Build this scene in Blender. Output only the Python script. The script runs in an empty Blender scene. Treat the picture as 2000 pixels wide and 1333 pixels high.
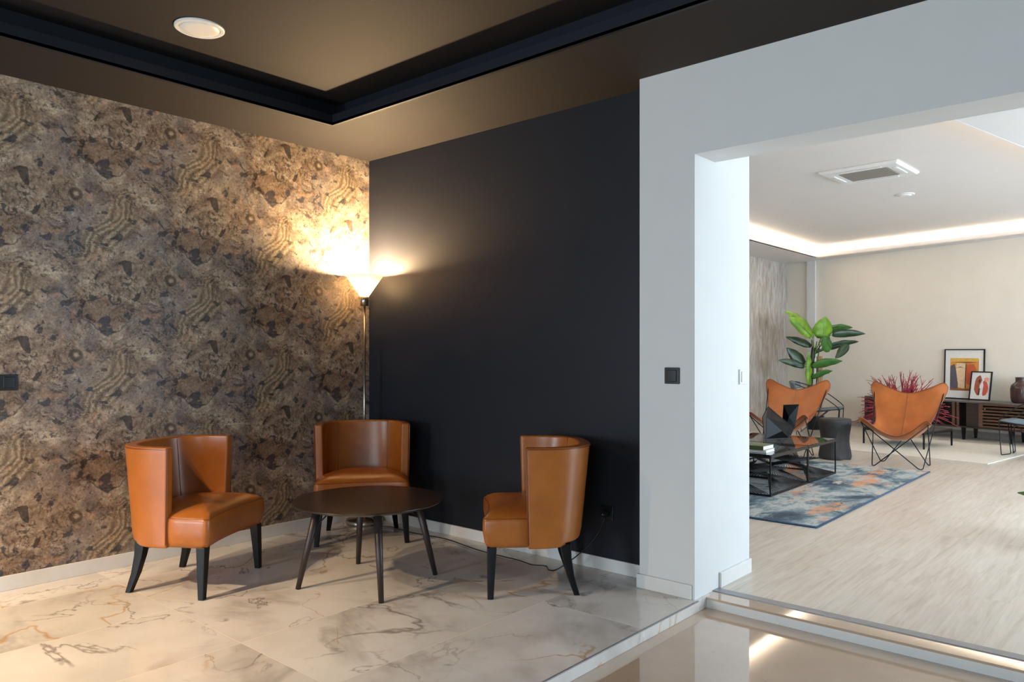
import bpy, bmesh, math, random
from mathutils import Vector, Matrix
random.seed(7)
S = bpy.context.scene
C = S.collection
R = math.radians

# ------------------------------------------------------------------ camera
cam_d = bpy.data.cameras.new('camera'); cam = bpy.data.objects.new('camera', cam_d); C.objects.link(cam)
cam.location = (4.605, -3.611, 1.25); cam.rotation_euler = (R(90), 0, R(41.2))
cam_d.sensor_width = 36; cam_d.lens = 1477 / 2000 * 36; cam_d.shift_y = 21.5 / 2000
cam_d.clip_start = .05
S.camera = cam
S.view_settings.view_transform = 'Standard'; S.view_settings.look = 'None'
S.view_settings.gamma = 1; S.view_settings.use_curve_mapping = False
S.view_settings.exposure = 0.0

def lin(c):
    return tuple(((v/255)/12.92 if v/255 <= .04045 else ((v/255+.055)/1.055)**2.4) for v in c) + (1,)

# ------------------------------------------------------------------ world and lights
w = bpy.data.worlds.new('world'); S.world = w; w.use_nodes = True
w.node_tree.nodes['Background'].inputs[0].default_value = (.62, .78, 1, 1)
w.node_tree.nodes['Background'].inputs[1].default_value = .17

def area(name, loc, target, sx, sy, power, col):
    l = bpy.data.lights.new(name, 'AREA'); l.shape = 'RECTANGLE'; l.size = sx; l.size_y = sy
    l.energy = power; l.color = col
    o = bpy.data.objects.new(name, l); C.objects.link(o); o.location = loc
    o.rotation_euler = (Vector(target)-Vector(loc)).to_track_quat('-Z', 'Y').to_euler()
    return o
def spot(name, loc, target, power, col, ang, blend=.6, rad=.04):
    l = bpy.data.lights.new(name, 'SPOT'); l.energy = power; l.color = col
    l.spot_size = R(ang); l.spot_blend = blend; l.shadow_soft_size = rad
    o = bpy.data.objects.new(name, l); C.objects.link(o); o.location = loc
    o.rotation_euler = (Vector(target)-Vector(loc)).to_track_quat('-Z', 'Y').to_euler()
    return o
# daylight through the entrance glass behind the camera
area('entrance_daylight', (1.0, -7.4, 1.15), (2.3, 0, .9), 1.0, 1.5, 120, (.72, .87, 1))
area('entrance_daylight_side', (5.6, -7.6, 1.6), (4.9, 0, 1.9), 2.6, 2.2, 140, (.74, .90, 1))
# daylight through the windows on the right of the lounge
area('lounge_daylight', (8.2, 3.9, 1.45), (1.2, 7.2, 1.1), 6.5, 2.3, 510, (.70, .85, 1))
# warm ceiling spots of the lobby, left of the picture
spot('ceiling_spot_pool', (.9, -4.6, 2.66), (1.0, -2.85, 0), 520, (1, .71, .42), 58, .8)
spot('ceiling_spot_seats', (.25, -3.9, 2.66), (1.05, -1.75, 0), 140, (1, .70, .42), 60, .7)

# ------------------------------------------------------------------ materials
def newmat(name):
    m = bpy.data.materials.new(name); m.use_nodes = True
    nt = m.node_tree; b = nt.nodes['Principled BSDF']
    return m, nt, b
class N:
    """small node helper"""
    def __init__(s, nt): s.nt = nt
    def new(s, t, **kw):
        n = s.nt.nodes.new(t)
        for k, v in kw.items(): setattr(n, k, v)
        return n
    def l(s, a, b): s.nt.links.new(a, b)
    def inp(s, sock, v):
        if hasattr(v, 'is_linked') or hasattr(v, 'links'): s.l(v, sock)
        else: sock.default_value = v
    def math(s, op, a, b=0, c=0, clamp=False):
        n = s.new('ShaderNodeMath', operation=op); n.use_clamp = clamp
        s.inp(n.inputs[0], a); s.inp(n.inputs[1], b)
        if op in ('MULTIPLY_ADD',): s.inp(n.inputs[2], c)
        return n.outputs[0]
    def ramp(s, fac, stops, interp='LINEAR'):
        n = s.new('ShaderNodeValToRGB'); s.l(fac, n.inputs[0]); cr = n.color_ramp; cr.interpolation = interp
        while len(cr.elements) < len(stops): cr.elements.new(.5)
        for e, (p, c) in zip(cr.elements, stops):
            e.position = p; e.color = c if len(c) == 4 else tuple(c)+(1,)
        return n.outputs[0]
    def mix(s, fac, a, b, mode='MIX'):
        n = s.new('ShaderNodeMix', data_type='RGBA', blend_type=mode)
        s.inp(n.inputs[0], fac); s.inp(n.inputs[6], a); s.inp(n.inputs[7], b)
        return n.outputs[2]
    def noise(s, vec=None, w=None, scale=5, detail=4, rough=.5, dist=0, out=0):
        n = s.new('ShaderNodeTexNoise', noise_dimensions='4D' if w is not None else '3D')
        if vec is not None: s.l(vec, n.inputs['Vector'])
        if w is not None: s.inp(n.inputs['W'], w)
        n.inputs['Scale'].default_value = scale; n.inputs['Detail'].default_value = detail
        n.inputs['Roughness'].default_value = rough; n.inputs['Distortion'].default_value = dist
        return n.outputs[out]
    def comb(s, x, y, z):
        n = s.new('ShaderNodeCombineXYZ')
        for i, v in enumerate((x, y, z)): s.inp(n.inputs[i], v)
        return n.outputs[0]
    def sep(s, v):
        n = s.new('ShaderNodeSeparateXYZ'); s.l(v, n.inputs[0]); return n.outputs
    def coord(s, k='Object'): return s.new('ShaderNodeTexCoord').outputs[k]
    def bump(s, h, strength=.1, dist=.01, b=None):
        n = s.new('ShaderNodeBump'); s.l(h, n.inputs['Height']); n.inputs['Strength'].default_value = strength
        n.inputs['Distance'].default_value = dist; s.l(n.outputs[0], b.inputs['Normal'])

def plain(name, rgb, rough=.5, metal=0, var=.06, nscale=30, bump=0, coat=0, spec=.5):
    m, nt, b = newmat(name); n = N(nt)
    c = lin(rgb)
    f = n.noise(n.coord(), scale=nscale, detail=3)
    d = tuple(max(0, v*(1-var)) for v in c[:3])+(1,); e = tuple(min(1, v*(1+var)) for v in c[:3])+(1,)
    n.l(n.ramp(f, [(.3, d), (.7, e)]), b.inputs['Base Color'])
    b.inputs['Roughness'].default_value = rough; b.inputs['Metallic'].default_value = metal
    b.inputs['Coat Weight'].default_value = coat; b.inputs['Specular IOR Level'].default_value = spec
    if bump: n.bump(f, bump, .005, b)
    return m

M = {}
M['white'] = plain('white_paint', (226, 226, 224), .6, var=.01, nscale=6)
M['ceilwhite'] = plain('white_ceiling_paint', (228, 224, 220), .7, var=.01, nscale=6)
M['navy'] = plain('navy_paint', (31, 34, 42), .5, var=.05, nscale=4, spec=.3)
M['darkceil'] = plain('dark_ceiling_paint', (37, 32, 31), .75, var=.04, nscale=4, spec=.35)
M['skirt'] = plain('white_skirting', (232, 230, 226), .25, var=.02)
M['loungewall'] = plain('lounge_wall_paint', (234, 226, 212), .7, var=.02, nscale=3)
M['loungeskirt'] = plain('lounge_skirting', (168, 158, 148), .5, var=.08)
M['black'] = plain('black_metal', (20, 20, 21), .4, metal=.3)
M['blackwood'] = plain('black_lacquered_wood', (9, 8, 8), .38, spec=.3)
M['plastic_black'] = plain('black_plastic', (24, 25, 27), .35)
M['plastic_white'] = plain('white_plastic', (235, 235, 233), .4, var=.01)
M['chrome'] = plain('brushed_steel', (190, 178, 160), .28, metal=1)
M['greymetal'] = plain('grey_metal_profile', (150, 152, 155), .4, metal=.4)
M['concrete'] = plain('dark_concrete', (50, 49, 49), .75, var=.22, nscale=14, bump=.2)
M['greyhide'] = plain('grey_leather', (108, 118, 122), .5, var=.08)
M['bluehide'] = plain('blue_grey_leather', (96, 114, 126), .5, var=.08)
M['paper'] = plain('paper', (232, 229, 222), .8, var=.02)
M['green'] = plain('green_cover', (82, 96, 60), .5)
M['pages'] = plain('book_pages', (226, 228, 232), .8, var=.08, nscale=200)
M['vase'] = plain('brown_glazed_ceramic', (66, 46, 42), .15)
M['blacksheet'] = plain('black_satin_sheet', (8, 9, 12), .22, spec=.12)
M['led'] = None
def wood(name, a, bcol, rough, axis='X', scale=1.0, coat=0):
    m, nt, b = newmat(name); n = N(nt)
    mp = n.new('ShaderNodeMapping'); n.l(n.coord(), mp.inputs[0])
    sc = {'X': (1.5, 22, 22), 'Y': (22, 1.5, 22), 'Z': (22, 22, 1.5)}[axis]
    mp.inputs['Scale'].default_value = tuple(v*scale for v in sc)
    f = n.noise(mp.outputs[0], scale=2, detail=6, rough=.6, dist=.6)
    n.l(n.ramp(f, [(.3, lin(a)), (.7, lin(bcol))]), b.inputs['Base Color'])
    b.inputs['Roughness'].default_value = rough; b.inputs['Coat Weight'].default_value = coat
    n.bump(f, .05, .002, b)
    return m
M['tablewood'] = wood('dark_table_wood', (34, 23, 18), (52, 36, 28), .30, 'X')
M['tableleg'] = wood('dark_leg_wood', (34, 25, 24), (58, 46, 44), .4, 'Z')
M['walnut'] = wood('walnut', (70, 48, 34), (112, 80, 56), .45, 'X')
M['darkwalnut'] = wood('dark_walnut', (34, 25, 22), (54, 40, 34), .5, 'X')
M['sidetop'] = wood('grey_stained_top', (84, 78, 76), (104, 98, 94), .35, 'X')
M['trunk'] = wood('banana_trunk', (104, 74, 50), (196, 160, 120), .8, 'Z', .7)

def leather(name, a, bcol, rough=.33, grain=90, coat=.3):
    m, nt, b = newmat(name); n = N(nt)
    f = n.noise(n.coord(), scale=5, detail=4, rough=.6)
    g = n.noise(n.coord(), scale=grain, detail=3)
    n.l(n.ramp(f, [(.3, lin(a)), (.72, lin(bcol))]), b.inputs['Base Color'])
    n.l(n.math('MULTIPLY_ADD', g, .12, rough-.06), b.inputs['Roughness'])
    b.inputs['Coat Weight'].default_value = coat; b.inputs['Coat Roughness'].default_value = .3
    n.bump(g, .12, .003, b)
    return m
# MULTIPLY_ADD takes a third value
def _ma(n, a, k, c):
    q = n.new('ShaderNodeMath', operation='MULTIPLY_ADD'); n.inp(q.inputs[0], a); n.inp(q.inputs[1], k); n.inp(q.inputs[2], c); return q.outputs[0]
M['leather'] = leather('cognac_leather', (156, 88, 30), (178, 104, 38))
M['leatherdark'] = leather('cognac_leather_piping', (118, 58, 24), (136, 68, 30))
M['hide'] = leather('saddle_leather', (158, 82, 28), (184, 104, 40), .34, 60)

# wallpaper: agate pattern with a half-drop repeat 0.53 m wide and 0.90 m high
def wallpaper():
    m, nt, b = newmat('agate_wallpaper'); n = N(nt)
    co = n.coord(); x, y, z = n.sep(co)
    # gentle warp so the repeat does not look ruled
    wv = n.noise(co, scale=2.2, detail=2, out=1); wx, wy, wz = n.sep(wv)
    yy = _ma(n, wx, .05, y); zz = _ma(n, wy, .05, z)
    ya = n.math('MULTIPLY', yy, .5/.53); za = n.math('MULTIPLY', zz, .5/.45)
    a = n.math('ADD', ya, za); bb = n.math('SUBTRACT', ya, za)
    ta = n.math('MULTIPLY', a, 2*math.pi); tb = n.math('MULTIPLY', bb, 2*math.pi)
    ca, sa, cb, sb = (n.math('COSINE', ta), n.math('SINE', ta), n.math('COSINE', tb), n.math('SINE', tb))
    r1, r2 = .695/(2*math.pi), .695/(2*math.pi)
    vec = n.comb(n.math('MULTIPLY', ca, r1), n.math('MULTIPLY', sa, r1), n.math('MULTIPLY', cb, r2))
    W = n.math('MULTIPLY', sb, r2)
    def tn(scale, detail=4, rough=.5, dist=0, off=0):
        v = vec
        if off:
            q = n.new('ShaderNodeVectorMath', operation='ADD'); n.l(vec, q.inputs[0]); q.inputs[1].default_value = (off, off*.7, off*1.3); v = q.outputs[0]
        return n.noise(v, W, scale=scale, detail=detail, rough=rough, dist=dist)
    base = tn(9, 8, .66, .8)
    col = n.ramp(base, [(.30, lin((62, 48, 40))), (.42, lin((132, 112, 95))), (.53, lin((168, 148, 128))), (.70, lin((210, 194, 172)))])
    cool = n.ramp(tn(5, 3, .5, .4, 3.1), [(.48, (0, 0, 0)), (.64, (1, 1, 1))])
    col = n.mix(n.math('MULTIPLY', cool, .5), col, lin((122, 118, 122)))
    # motifs of one repeat: local coordinates inside the half-drop cell
    cu = n.math('DIVIDE', n.math('ADD', y, 2.125), .53); ci = n.math('FLOOR', cu)
    lu = n.math('MULTIPLY', n.math('FRACT', cu), .53)
    zc = n.math('DIVIDE', n.math('SUBTRACT', z, 1.636), .90)
    lz = n.math('MULTIPLY', n.math('FRACT', n.math('ADD', zc, n.math('MULTIPLY', ci, .5))), .90)
    lv = n.comb(lu, lz, 3.7)
    nw = n.noise(lv, scale=9, detail=4, rough=.6)
    nl = n.noise(lv, scale=3.5, detail=2)
    # wavy agate stream rising to the right
    du = n.math('SUBTRACT', lu, .265); dz = n.math('SUBTRACT', lz, .31)
    sa_ = n.math('ADD', n.math('MULTIPLY', du, .62), n.math('MULTIPLY', dz, .785))
    pe = n.math('SUBTRACT', n.math('MULTIPLY', dz, .62), n.math('MULTIPLY', du, .785))
    pw = n.math('ADD', pe, n.math('MULTIPLY', n.math('SINE', n.math('MULTIPLY', sa_, 21)), .028))
    pw = n.math('ADD', pw, n.math('ADD', n.math('MULTIPLY', n.math('SUBTRACT', nw, .5), .045), n.math('MULTIPLY', n.math('SUBTRACT', nl, .5), .12)))
    el = n.math('ADD', n.math('POWER', n.math('ABSOLUTE', n.math('DIVIDE', pw, .115)), 2), n.math('POWER', n.math('ABSOLUTE', n.math('DIVIDE', sa_, .27)), 2))
    fm = n.ramp(n.math('ADD', el, n.math('MULTIPLY', n.math('SUBTRACT', nw, .5), 1.2)), [(.35, (1, 1, 1)), (1.0, (0, 0, 0))])
    band = n.math('SINE', n.math('ADD', n.math('MULTIPLY', pw, 170), n.math('MULTIPLY', n.math('SUBTRACT', nw, .5), 7)))
    col = n.mix(n.math('MULTIPLY', fm, .55), col, lin((158, 138, 112)))
    up = n.math('MULTIPLY', n.ramp(band, [(.35, (0, 0, 0)), (1, (1, 1, 1))]), n.math('MULTIPLY', fm, .48))
    col = n.mix(up, col, lin((206, 190, 162)))
    dn = n.math('MULTIPLY', n.ramp(n.math('MULTIPLY', band, -1), [(.1, (0, 0, 0)), (.9, (1, 1, 1))]), n.math('MULTIPLY', fm, .55))
    col = n.mix(dn, col, lin((92, 78, 60)))
    # cluster of stones with a broken dark outline
    d2 = n.math('SUBTRACT', lu, .25); e2 = n.math('SUBTRACT', lz, .735)
    rr = n.math('SQRT', n.math('ADD', n.math('MULTIPLY', d2, d2), n.math('MULTIPLY', n.math('MULTIPLY', e2, e2), 1.6)))
    rr = n.math('ADD', rr, n.math('MULTIPLY', n.math('SUBTRACT', nw, .5), .10))
    ringm = n.ramp(n.math('ABSOLUTE', n.math('SUBTRACT', rr, .125)), [(.0, (1, 1, 1)), (.030, (0, 0, 0))])
    inner_ = n.ramp(rr, [(.10, (1, 1, 1)), (.13, (0, 0, 0))])
    col = n.mix(n.math('MULTIPLY', inner_, .35), col, lin((134, 104, 80)))
    outl = n.ramp(n.math('ABSOLUTE', n.math('SUBTRACT', rr, .125)), [(.0, (1, 1, 1)), (.007, (0, 0, 0))])
    col = n.mix(n.math('MULTIPLY', outl, n.math('MULTIPLY', n.ramp(nl, [(.42, (0, 0, 0)), (.5, (1, 1, 1))]), .75)), col, lin((50, 38, 34)))
    # small eye
    d3 = n.math('SUBTRACT', lu, .085); e3 = n.math('SUBTRACT', lz, .50)
    r3 = n.math('SQRT', n.math('ADD', n.math('MULTIPLY', d3, d3), n.math('MULTIPLY', e3, e3)))
    r3 = n.math('ADD', r3, n.math('MULTIPLY', n.math('SUBTRACT', nw, .5), .03))
    eye = n.ramp(r3, [(.006, lin((186, 166, 142))), (.016, lin((84, 66, 54))), (.030, lin((70, 54, 46))), (.040, lin((150, 132, 112)))])
    col = n.mix(n.ramp(r3, [(.030, (.8, .8, .8)), (.048, (0, 0, 0))]), col, eye)
    # crack lines
    cr = n.math('ABSOLUTE', n.math('SUBTRACT', tn(10, 6, .65, .7, 12.3), .5))
    crm = n.ramp(cr, [(.0, (1, 1, 1)), (.022, (0, 0, 0))])
    crk = n.math('MULTIPLY', crm, n.ramp(tn(7, 2, .5, 0, 15), [(.42, (0, 0, 0)), (.52, (1, 1, 1))]))
    col = n.mix(n.math('MULTIPLY', crk, .8), col, lin((44, 34, 32)))
    # dark and bluish stones
    bl = _ma(n, ringm, .10, tn(14, 4, .5, .9, 19))
    blm = n.ramp(bl, [(.590, (0, 0, 0)), (.625, (1, 1, 1))])
    tint = n.ramp(tn(8, 1, .5, 0, 23), [(.42, lin((44, 36, 36))), (.6, lin((54, 58, 72)))])
    col = n.mix(n.math('MULTIPLY', blm, .8), col, tint)
    bl2 = n.ramp(tn(24, 4, .6, .8, 31), [(.60, (0, 0, 0)), (.66, (1, 1, 1))])
    col = n.mix(n.math('MULTIPLY', bl2, .72), col, lin((56, 46, 44)))
    sm2 = n.ramp(tn(12, 6, .7, .6, 37), [(.54, (0, 0, 0)), (.66, (1, 1, 1))])
    col = n.mix(n.math('MULTIPLY', sm2, .38), col, lin((86, 66, 50)))
    # peach stones
    pm = n.ramp(tn(11, 2, .5, .6, 27), [(.62, (0, 0, 0)), (.70, (1, 1, 1))])
    col = n.mix(n.math('MULTIPLY', pm, .5), col, lin((196, 156, 124)))
    # fine grain
    fg = n.noise(co, scale=70, detail=5, rough=.7, dist=.6)
    col = n.mix(.75, col, n.ramp(fg, [(.3, (.22, .21, .20)), (.7, (.84, .83, .80))]), 'OVERLAY')
    n.l(col, b.inputs['Base Color']); b.inputs['Roughness'].default_value = .48
    b.inputs['Specular IOR Level'].default_value = .4
    n.bump(fg, .12, .003, b)
    return m
M['wallpaper'] = wallpaper()
def lounge_paper():
    m, nt, b = newmat('silver_streaked_wallpaper'); n = N(nt)
    mp = n.new('ShaderNodeMapping'); n.l(n.coord(), mp.inputs[0]); mp.inputs['Scale'].default_value = (6, 6, 1.6)
    f = n.noise(mp.outputs[0], scale=1.6, detail=8, rough=.65, dist=1.2)
    n.l(n.ramp(f, [(.3, lin((150, 142, 132))), (.5, lin((188, 180, 170))), (.7, lin((214, 214, 214)))]), b.inputs['Base Color'])
    b.inputs['Roughness'].default_value = .5
    return m
M['loungepaper'] = lounge_paper()

def marble():
    m, nt, b = newmat('veined_marble_tile'); n = N(nt)
    co = n.coord(); x, y, z = n.sep(co)
    tx = n.math('DIVIDE', n.math('SUBTRACT', x, .95), .64); ty = n.math('DIVIDE', n.math('SUBTRACT', y, -1.935), 1.28)
    ix = n.math('FLOOR', tx); iy = n.math('FLOOR', ty)
    wn = n.new('ShaderNodeTexWhiteNoise', noise_dimensions='3D'); n.l(n.comb(ix, iy, 0), wn.inputs[0])
    off = n.new('ShaderNodeVectorMath', operation='SCALE'); n.l(wn.outputs['Color'], off.inputs[0]); off.inputs['Scale'].default_value = 20
    v = n.new('ShaderNodeVectorMath', operation='ADD'); n.l(co, v.inputs[0]); n.l(off.outputs[0], v.inputs[1]); v = v.outputs[0]
    def ridge(scale, wdt, dist, o, detail=3, rough=.5):
        q = n.new('ShaderNodeVectorMath', operation='ADD'); n.l(v, q.inputs[0]); q.inputs[1].default_value = (o, o, o)
        f = n.noise(q.outputs[0], scale=scale, detail=detail, rough=rough, dist=dist)
        a = n.math('ABSOLUTE', n.math('SUBTRACT', f, .5))
        return n.ramp(a, [(0, (1, 1, 1)), (wdt, (0, 0, 0))])
    base = n.ramp(n.noise(v, scale=1.6, detail=5, rough=.6), [(.3, lin((212, 206, 198))), (.65, lin((236, 232, 226)))])
    soft = n.math('MULTIPLY', ridge(1.1, .06, .5, 3.3, 5, .55), n.ramp(n.noise(v, scale=1.5, detail=3), [(.46, (0, 0, 0)), (.60, (1, 1, 1))]))
    col = n.mix(n.math('MULTIPLY', soft, .5), base, lin((150, 140, 132)))
    thin = n.math('MULTIPLY', ridge(1.25, .0085, .7, 7.7, 6, .55), n.ramp(n.noise(v, scale=1.1, detail=2, dist=.3), [(.40, (0, 0, 0)), (.55, (1, 1, 1))]))
    col = n.mix(n.math('MULTIPLY', thin, .75), col, lin((112, 98, 88)))
    spot_ = n.ramp(n.noise(v, scale=3.2, detail=4, rough=.6, dist=.5), [(.65, (0, 0, 0)), (.71, (1, 1, 1))])
    col = n.mix(n.math('MULTIPLY', spot_, .6), col, lin((104, 96, 90)))
    gold = n.math('MULTIPLY', ridge(.95, .0065, .6, 11.1, 5, .5), n.ramp(n.noise(v, scale=1.9, detail=1), [(.44, (0, 0, 0)), (.58, (1, 1, 1))]))
    col = n.mix(n.math('MULTIPLY', gold, .8), col, lin((192, 148, 78)))
    fx = n.math('ABSOLUTE', n.math('SUBTRACT', n.math('FRACT', n.math('ADD', tx, .5)), .5))
    fy = n.math('ABSOLUTE', n.math('SUBTRACT', n.math('FRACT', n.math('ADD', ty, .5)), .5))
    g = n.math('MAXIMUM', n.math('LESS_THAN', fx, .0020), n.math('LESS_THAN', fy, .0010))
    col = n.mix(g, col, lin((232, 222, 206)))
    n.l(col, b.inputs['Base Color'])
    n.l(_ma(n, g, .4, .14), b.inputs['Roughness'])
    return m
M['marble'] = marble()
def limestone():
    m, nt, b = newmat('polished_limestone'); n = N(nt)
    co = n.coord()
    f = n.noise(co, scale=1.4, detail=6, rough=.6)
    col = n.ramp(f, [(.3, lin((186, 158, 132))), (.7, lin((206, 180, 154)))])
    sp = n.new('ShaderNodeTexVoronoi'); n.l(co, sp.inputs['Vector']); sp.inputs['Scale'].default_value = 16
    sm = n.math('MULTIPLY', n.math('LESS_THAN', sp.outputs['Distance'], .07), n.ramp(n.noise(co, scale=9), [(.5, (0, 0, 0)), (.6, (1, 1, 1))]))
    col = n.mix(n.math('MULTIPLY', sm, .35), col, lin((120, 96, 84)))
    n.l(col, b.inputs['Base Color'])
    b.inputs['Roughness'].default_value = .05; b.inputs['Specular IOR Level'].default_value = .9
    b.inputs['Coat Weight'].default_value = .6; b.inputs['Coat Roughness'].default_value = .03
    return m
M['limestone'] = limestone()
def planks():
    m, nt, b = newmat('pale_oak_planks'); n = N(nt)
    co = n.coord(); x, y, z = n.sep(co)
    v = n.comb(y, x, z)
    br = n.new('ShaderNodeTexBrick'); n.l(v, br.inputs['Vector'])
    br.inputs['Scale'].default_value = 1; br.inputs['Brick Width'].default_value = 1.35; br.inputs['Row Height'].default_value = .19
    br.inputs['Mortar Size'].default_value = .0008; br.inputs['Color1'].default_value = (0, 0, 0, 1); br.inputs['Color2'].default_value = (1, 1, 1, 1)
    br.inputs['Mortar'].default_value = (.5, .5, .5, 1); br.offset = .37
    sc = n.new('ShaderNodeVectorMath', operation='MULTIPLY_ADD'); n.l(br.outputs['Color'], sc.inputs[0]); sc.inputs[1].default_value = (7, 5, 3)
    mp = n.new('ShaderNodeMapping'); n.l(co, mp.inputs[0]); mp.inputs['Scale'].default_value = (22, 1.5, 1)
    n.l(mp.outputs[0], sc.inputs[2])
    f = n.noise(sc.outputs[0], scale=1.6, detail=8, rough=.62, dist=.5)
    col = n.ramp(f, [(.25, lin((186, 172, 156))), (.5, lin((208, 198, 185))), (.75, lin((222, 214, 203)))])
    col = n.mix(.12, col, br.outputs['Color'], 'SOFT_LIGHT')
    col = n.mix(n.math('MULTIPLY', br.outputs['Fac'], .35), col, lin((130, 116, 104)))
    n.l(col, b.inputs['Base Color'])
    n.l(_ma(n, f, .12, .26), b.inputs['Roughness'])
    n.bump(f, .04, .002, b)
    return m
M['planks'] = planks()
def rugmat():
    m, nt, b = newmat('abstract_rug_pile'); n = N(nt)
    co = n.coord()
    mp = n.new('ShaderNodeMapping'); n.l(co, mp.inputs[0]); mp.inputs['Scale'].default_value = (1.5, .9, 1); mp.inputs['Rotation'].default_value = (0, 0, .25)
    v = mp.outputs[0]
    f = n.noise(v, scale=1.35, detail=10, rough=.70, dist=.35)
    col = n.ramp(f, [(.30, lin((34, 42, 52))), (.43, lin((62, 82, 98))), (.49, lin((118, 138, 146))), (.56, lin((184, 190, 188))), (.62, lin((120, 136, 144))), (.74, lin((60, 76, 92)))])
    def tinted(col, scale, off, lo, hi, c):
        q = n.new('ShaderNodeVectorMath', operation='ADD'); n.l(v, q.inputs[0]); q.inputs[1].default_value = (off, off, 0)
        k = n.ramp(n.noise(q.outputs[0], scale=scale, detail=9, rough=.7, dist=.3), [(lo, (0, 0, 0)), (hi, (1, 1, 1))])
        return n.mix(k, col, lin(c))
    col = tinted(col, 1.7, 4.4, .56, .60, (196, 184, 172))
    col = tinted(col, 1.6, 9.1, .555, .63, (206, 150, 112))
    col = tinted(col, 2.2, 14.7, .62, .66, (52, 40, 44))
    fg = n.noise(co, scale=120, detail=2)
    col = n.mix(.3, col, fg, 'OVERLAY')
    n.l(col, b.inputs['Base Color']); b.inputs['Roughness'].default_value = .9
    n.bump(fg, .5, .006, b)
    return m
M['rug'] = rugmat()
M['rugedge'] = plain('rug_edge_binding', (52, 78, 104), .8, var=.3, nscale=40)
M['whiterug'] = plain('cream_rug_pile', (216, 210, 198), .95, var=.08, nscale=60, bump=.4)

def emis(name, col, strength):
    m, nt, b = newmat(name)
    b.inputs['Base Color'].default_value = (.9, .9, .9, 1)
    b.inputs['Emission Color'].default_value = col; b.inputs['Emission Strength'].default_value = strength
    return m
M['led'] = emis('warm_led_strip', (1, .80, .60, 1), 34)
def shade_mat():
    m = bpy.data.materials.new('opal_glass_shade'); m.use_nodes = True; nt = m.node_tree; nt.nodes.clear(); n = N(nt)
    o = n.new('ShaderNodeOutputMaterial'); t = n.new('ShaderNodeBsdfTranslucent'); d = n.new('ShaderNodeBsdfDiffuse')
    t.inputs[0].default_value = (.98, .92, .80, 1); d.inputs[0].default_value = (.9, .88, .84, 1)
    mx = n.new('ShaderNodeMixShader'); mx.inputs[0].default_value = .14; n.l(t.outputs[0], mx.inputs[1]); n.l(d.outputs[0], mx.inputs[2])
    n.l(mx.outputs[0], o.inputs[0]); return m
M['shade'] = shade_mat()
def glass():
    m, nt, b = newmat('smoked_glass')
    b.inputs['Base Color'].default_value = (.42, .45, .45, 1); b.inputs['Roughness'].default_value = .02
    b.inputs['Transmission Weight'].default_value = 1; b.inputs['IOR'].default_value = 1.5
    return m
M['glass'] = glass()
def leafmat(name, a, c):
    m, nt, b = newmat(name); n = N(nt)
    f = n.noise(n.coord(), scale=9, detail=3)
    n.l(n.ramp(f, [(.3, lin(a)), (.7, lin(c))]), b.inputs['Base Color'])
    b.inputs['Roughness'].default_value = .35
    return m
M['leafbright'] = leafmat('bright_banana_leaf', (84, 128, 22), (132, 176, 46))
M['leafdark'] = leafmat('dark_banana_leaf', (30, 52, 32), (48, 76, 46))
M['leafmid'] = leafmat('mid_banana_leaf', (44, 90, 36), (74, 124, 48))
M['red'] = leafmat('crimson_twigs', (120, 24, 40), (176, 52, 70))

# ------------------------------------------------------------------ mesh helpers
def link(name, me, m, parent=None, smooth=False, loc=None):
    for mm in (m if isinstance(m, (list, tuple)) else [m]): me.materials.append(mm)
    o = bpy.data.objects.new(name, me); C.objects.link(o)
    if smooth:
        for p in me.polygons: p.use_smooth = True
    if parent: o.parent = parent
    if loc: o.location = loc
    return o
def obj(name, bm, m, parent=None, smooth=False, loc=None):
    bmesh.ops.recalc_face_normals(bm, faces=bm.faces)
    me = bpy.data.meshes.new(name); bm.to_mesh(me); bm.free()
    return link(name, me, m, parent, smooth, loc)
def BM(): return bmesh.new()
def box(bm, x0, x1, y0, y1, z0, z1, mi=0):
    vs = [bm.verts.new(p) for p in ((x0,y0,z0),(x1,y0,z0),(x1,y1,z0),(x0,y1,z0),(x0,y0,z1),(x1,y0,z1),(x1,y1,z1),(x0,y1,z1))]
    for f in ((0,3,2,1),(4,5,6,7),(0,1,5,4),(1,2,6,5),(2,3,7,6),(3,0,4,7)):
        bm.faces.new([vs[i] for i in f]).material_index = mi
    return vs
def prism(bm, pts, z0, z1):
    a = [bm.verts.new((p[0], p[1], z0)) for p in pts]; b = [bm.verts.new((p[0], p[1], z1)) for p in pts]
    n = len(pts)
    bm.faces.new(list(reversed(a))); bm.faces.new(b)
    for i in range(n): bm.faces.new((a[i], a[(i+1) % n], b[(i+1) % n], b[i]))
def loft(bm, rings, cap=True, closed=True):
    vr = [[bm.verts.new(p) for p in r] for r in rings]
    n = len(rings[0])
    for a, b in zip(vr, vr[1:]):
        for i in range(n if closed else n-1):
            bm.faces.new((a[i], a[(i+1) % n], b[(i+1) % n], b[i]))
    if cap:
        bm.faces.new(list(reversed(vr[0]))); bm.faces.new(vr[-1])
    return vr
def lathe(bm, prof, cx=0, cy=0, seg=48, cap=True):
    rings = [[(cx+r*math.cos(2*math.pi*i/seg), cy+r*math.sin(2*math.pi*i/seg), z) for i in range(seg)] for r, z in prof]
    return loft(bm, rings, cap)
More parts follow.
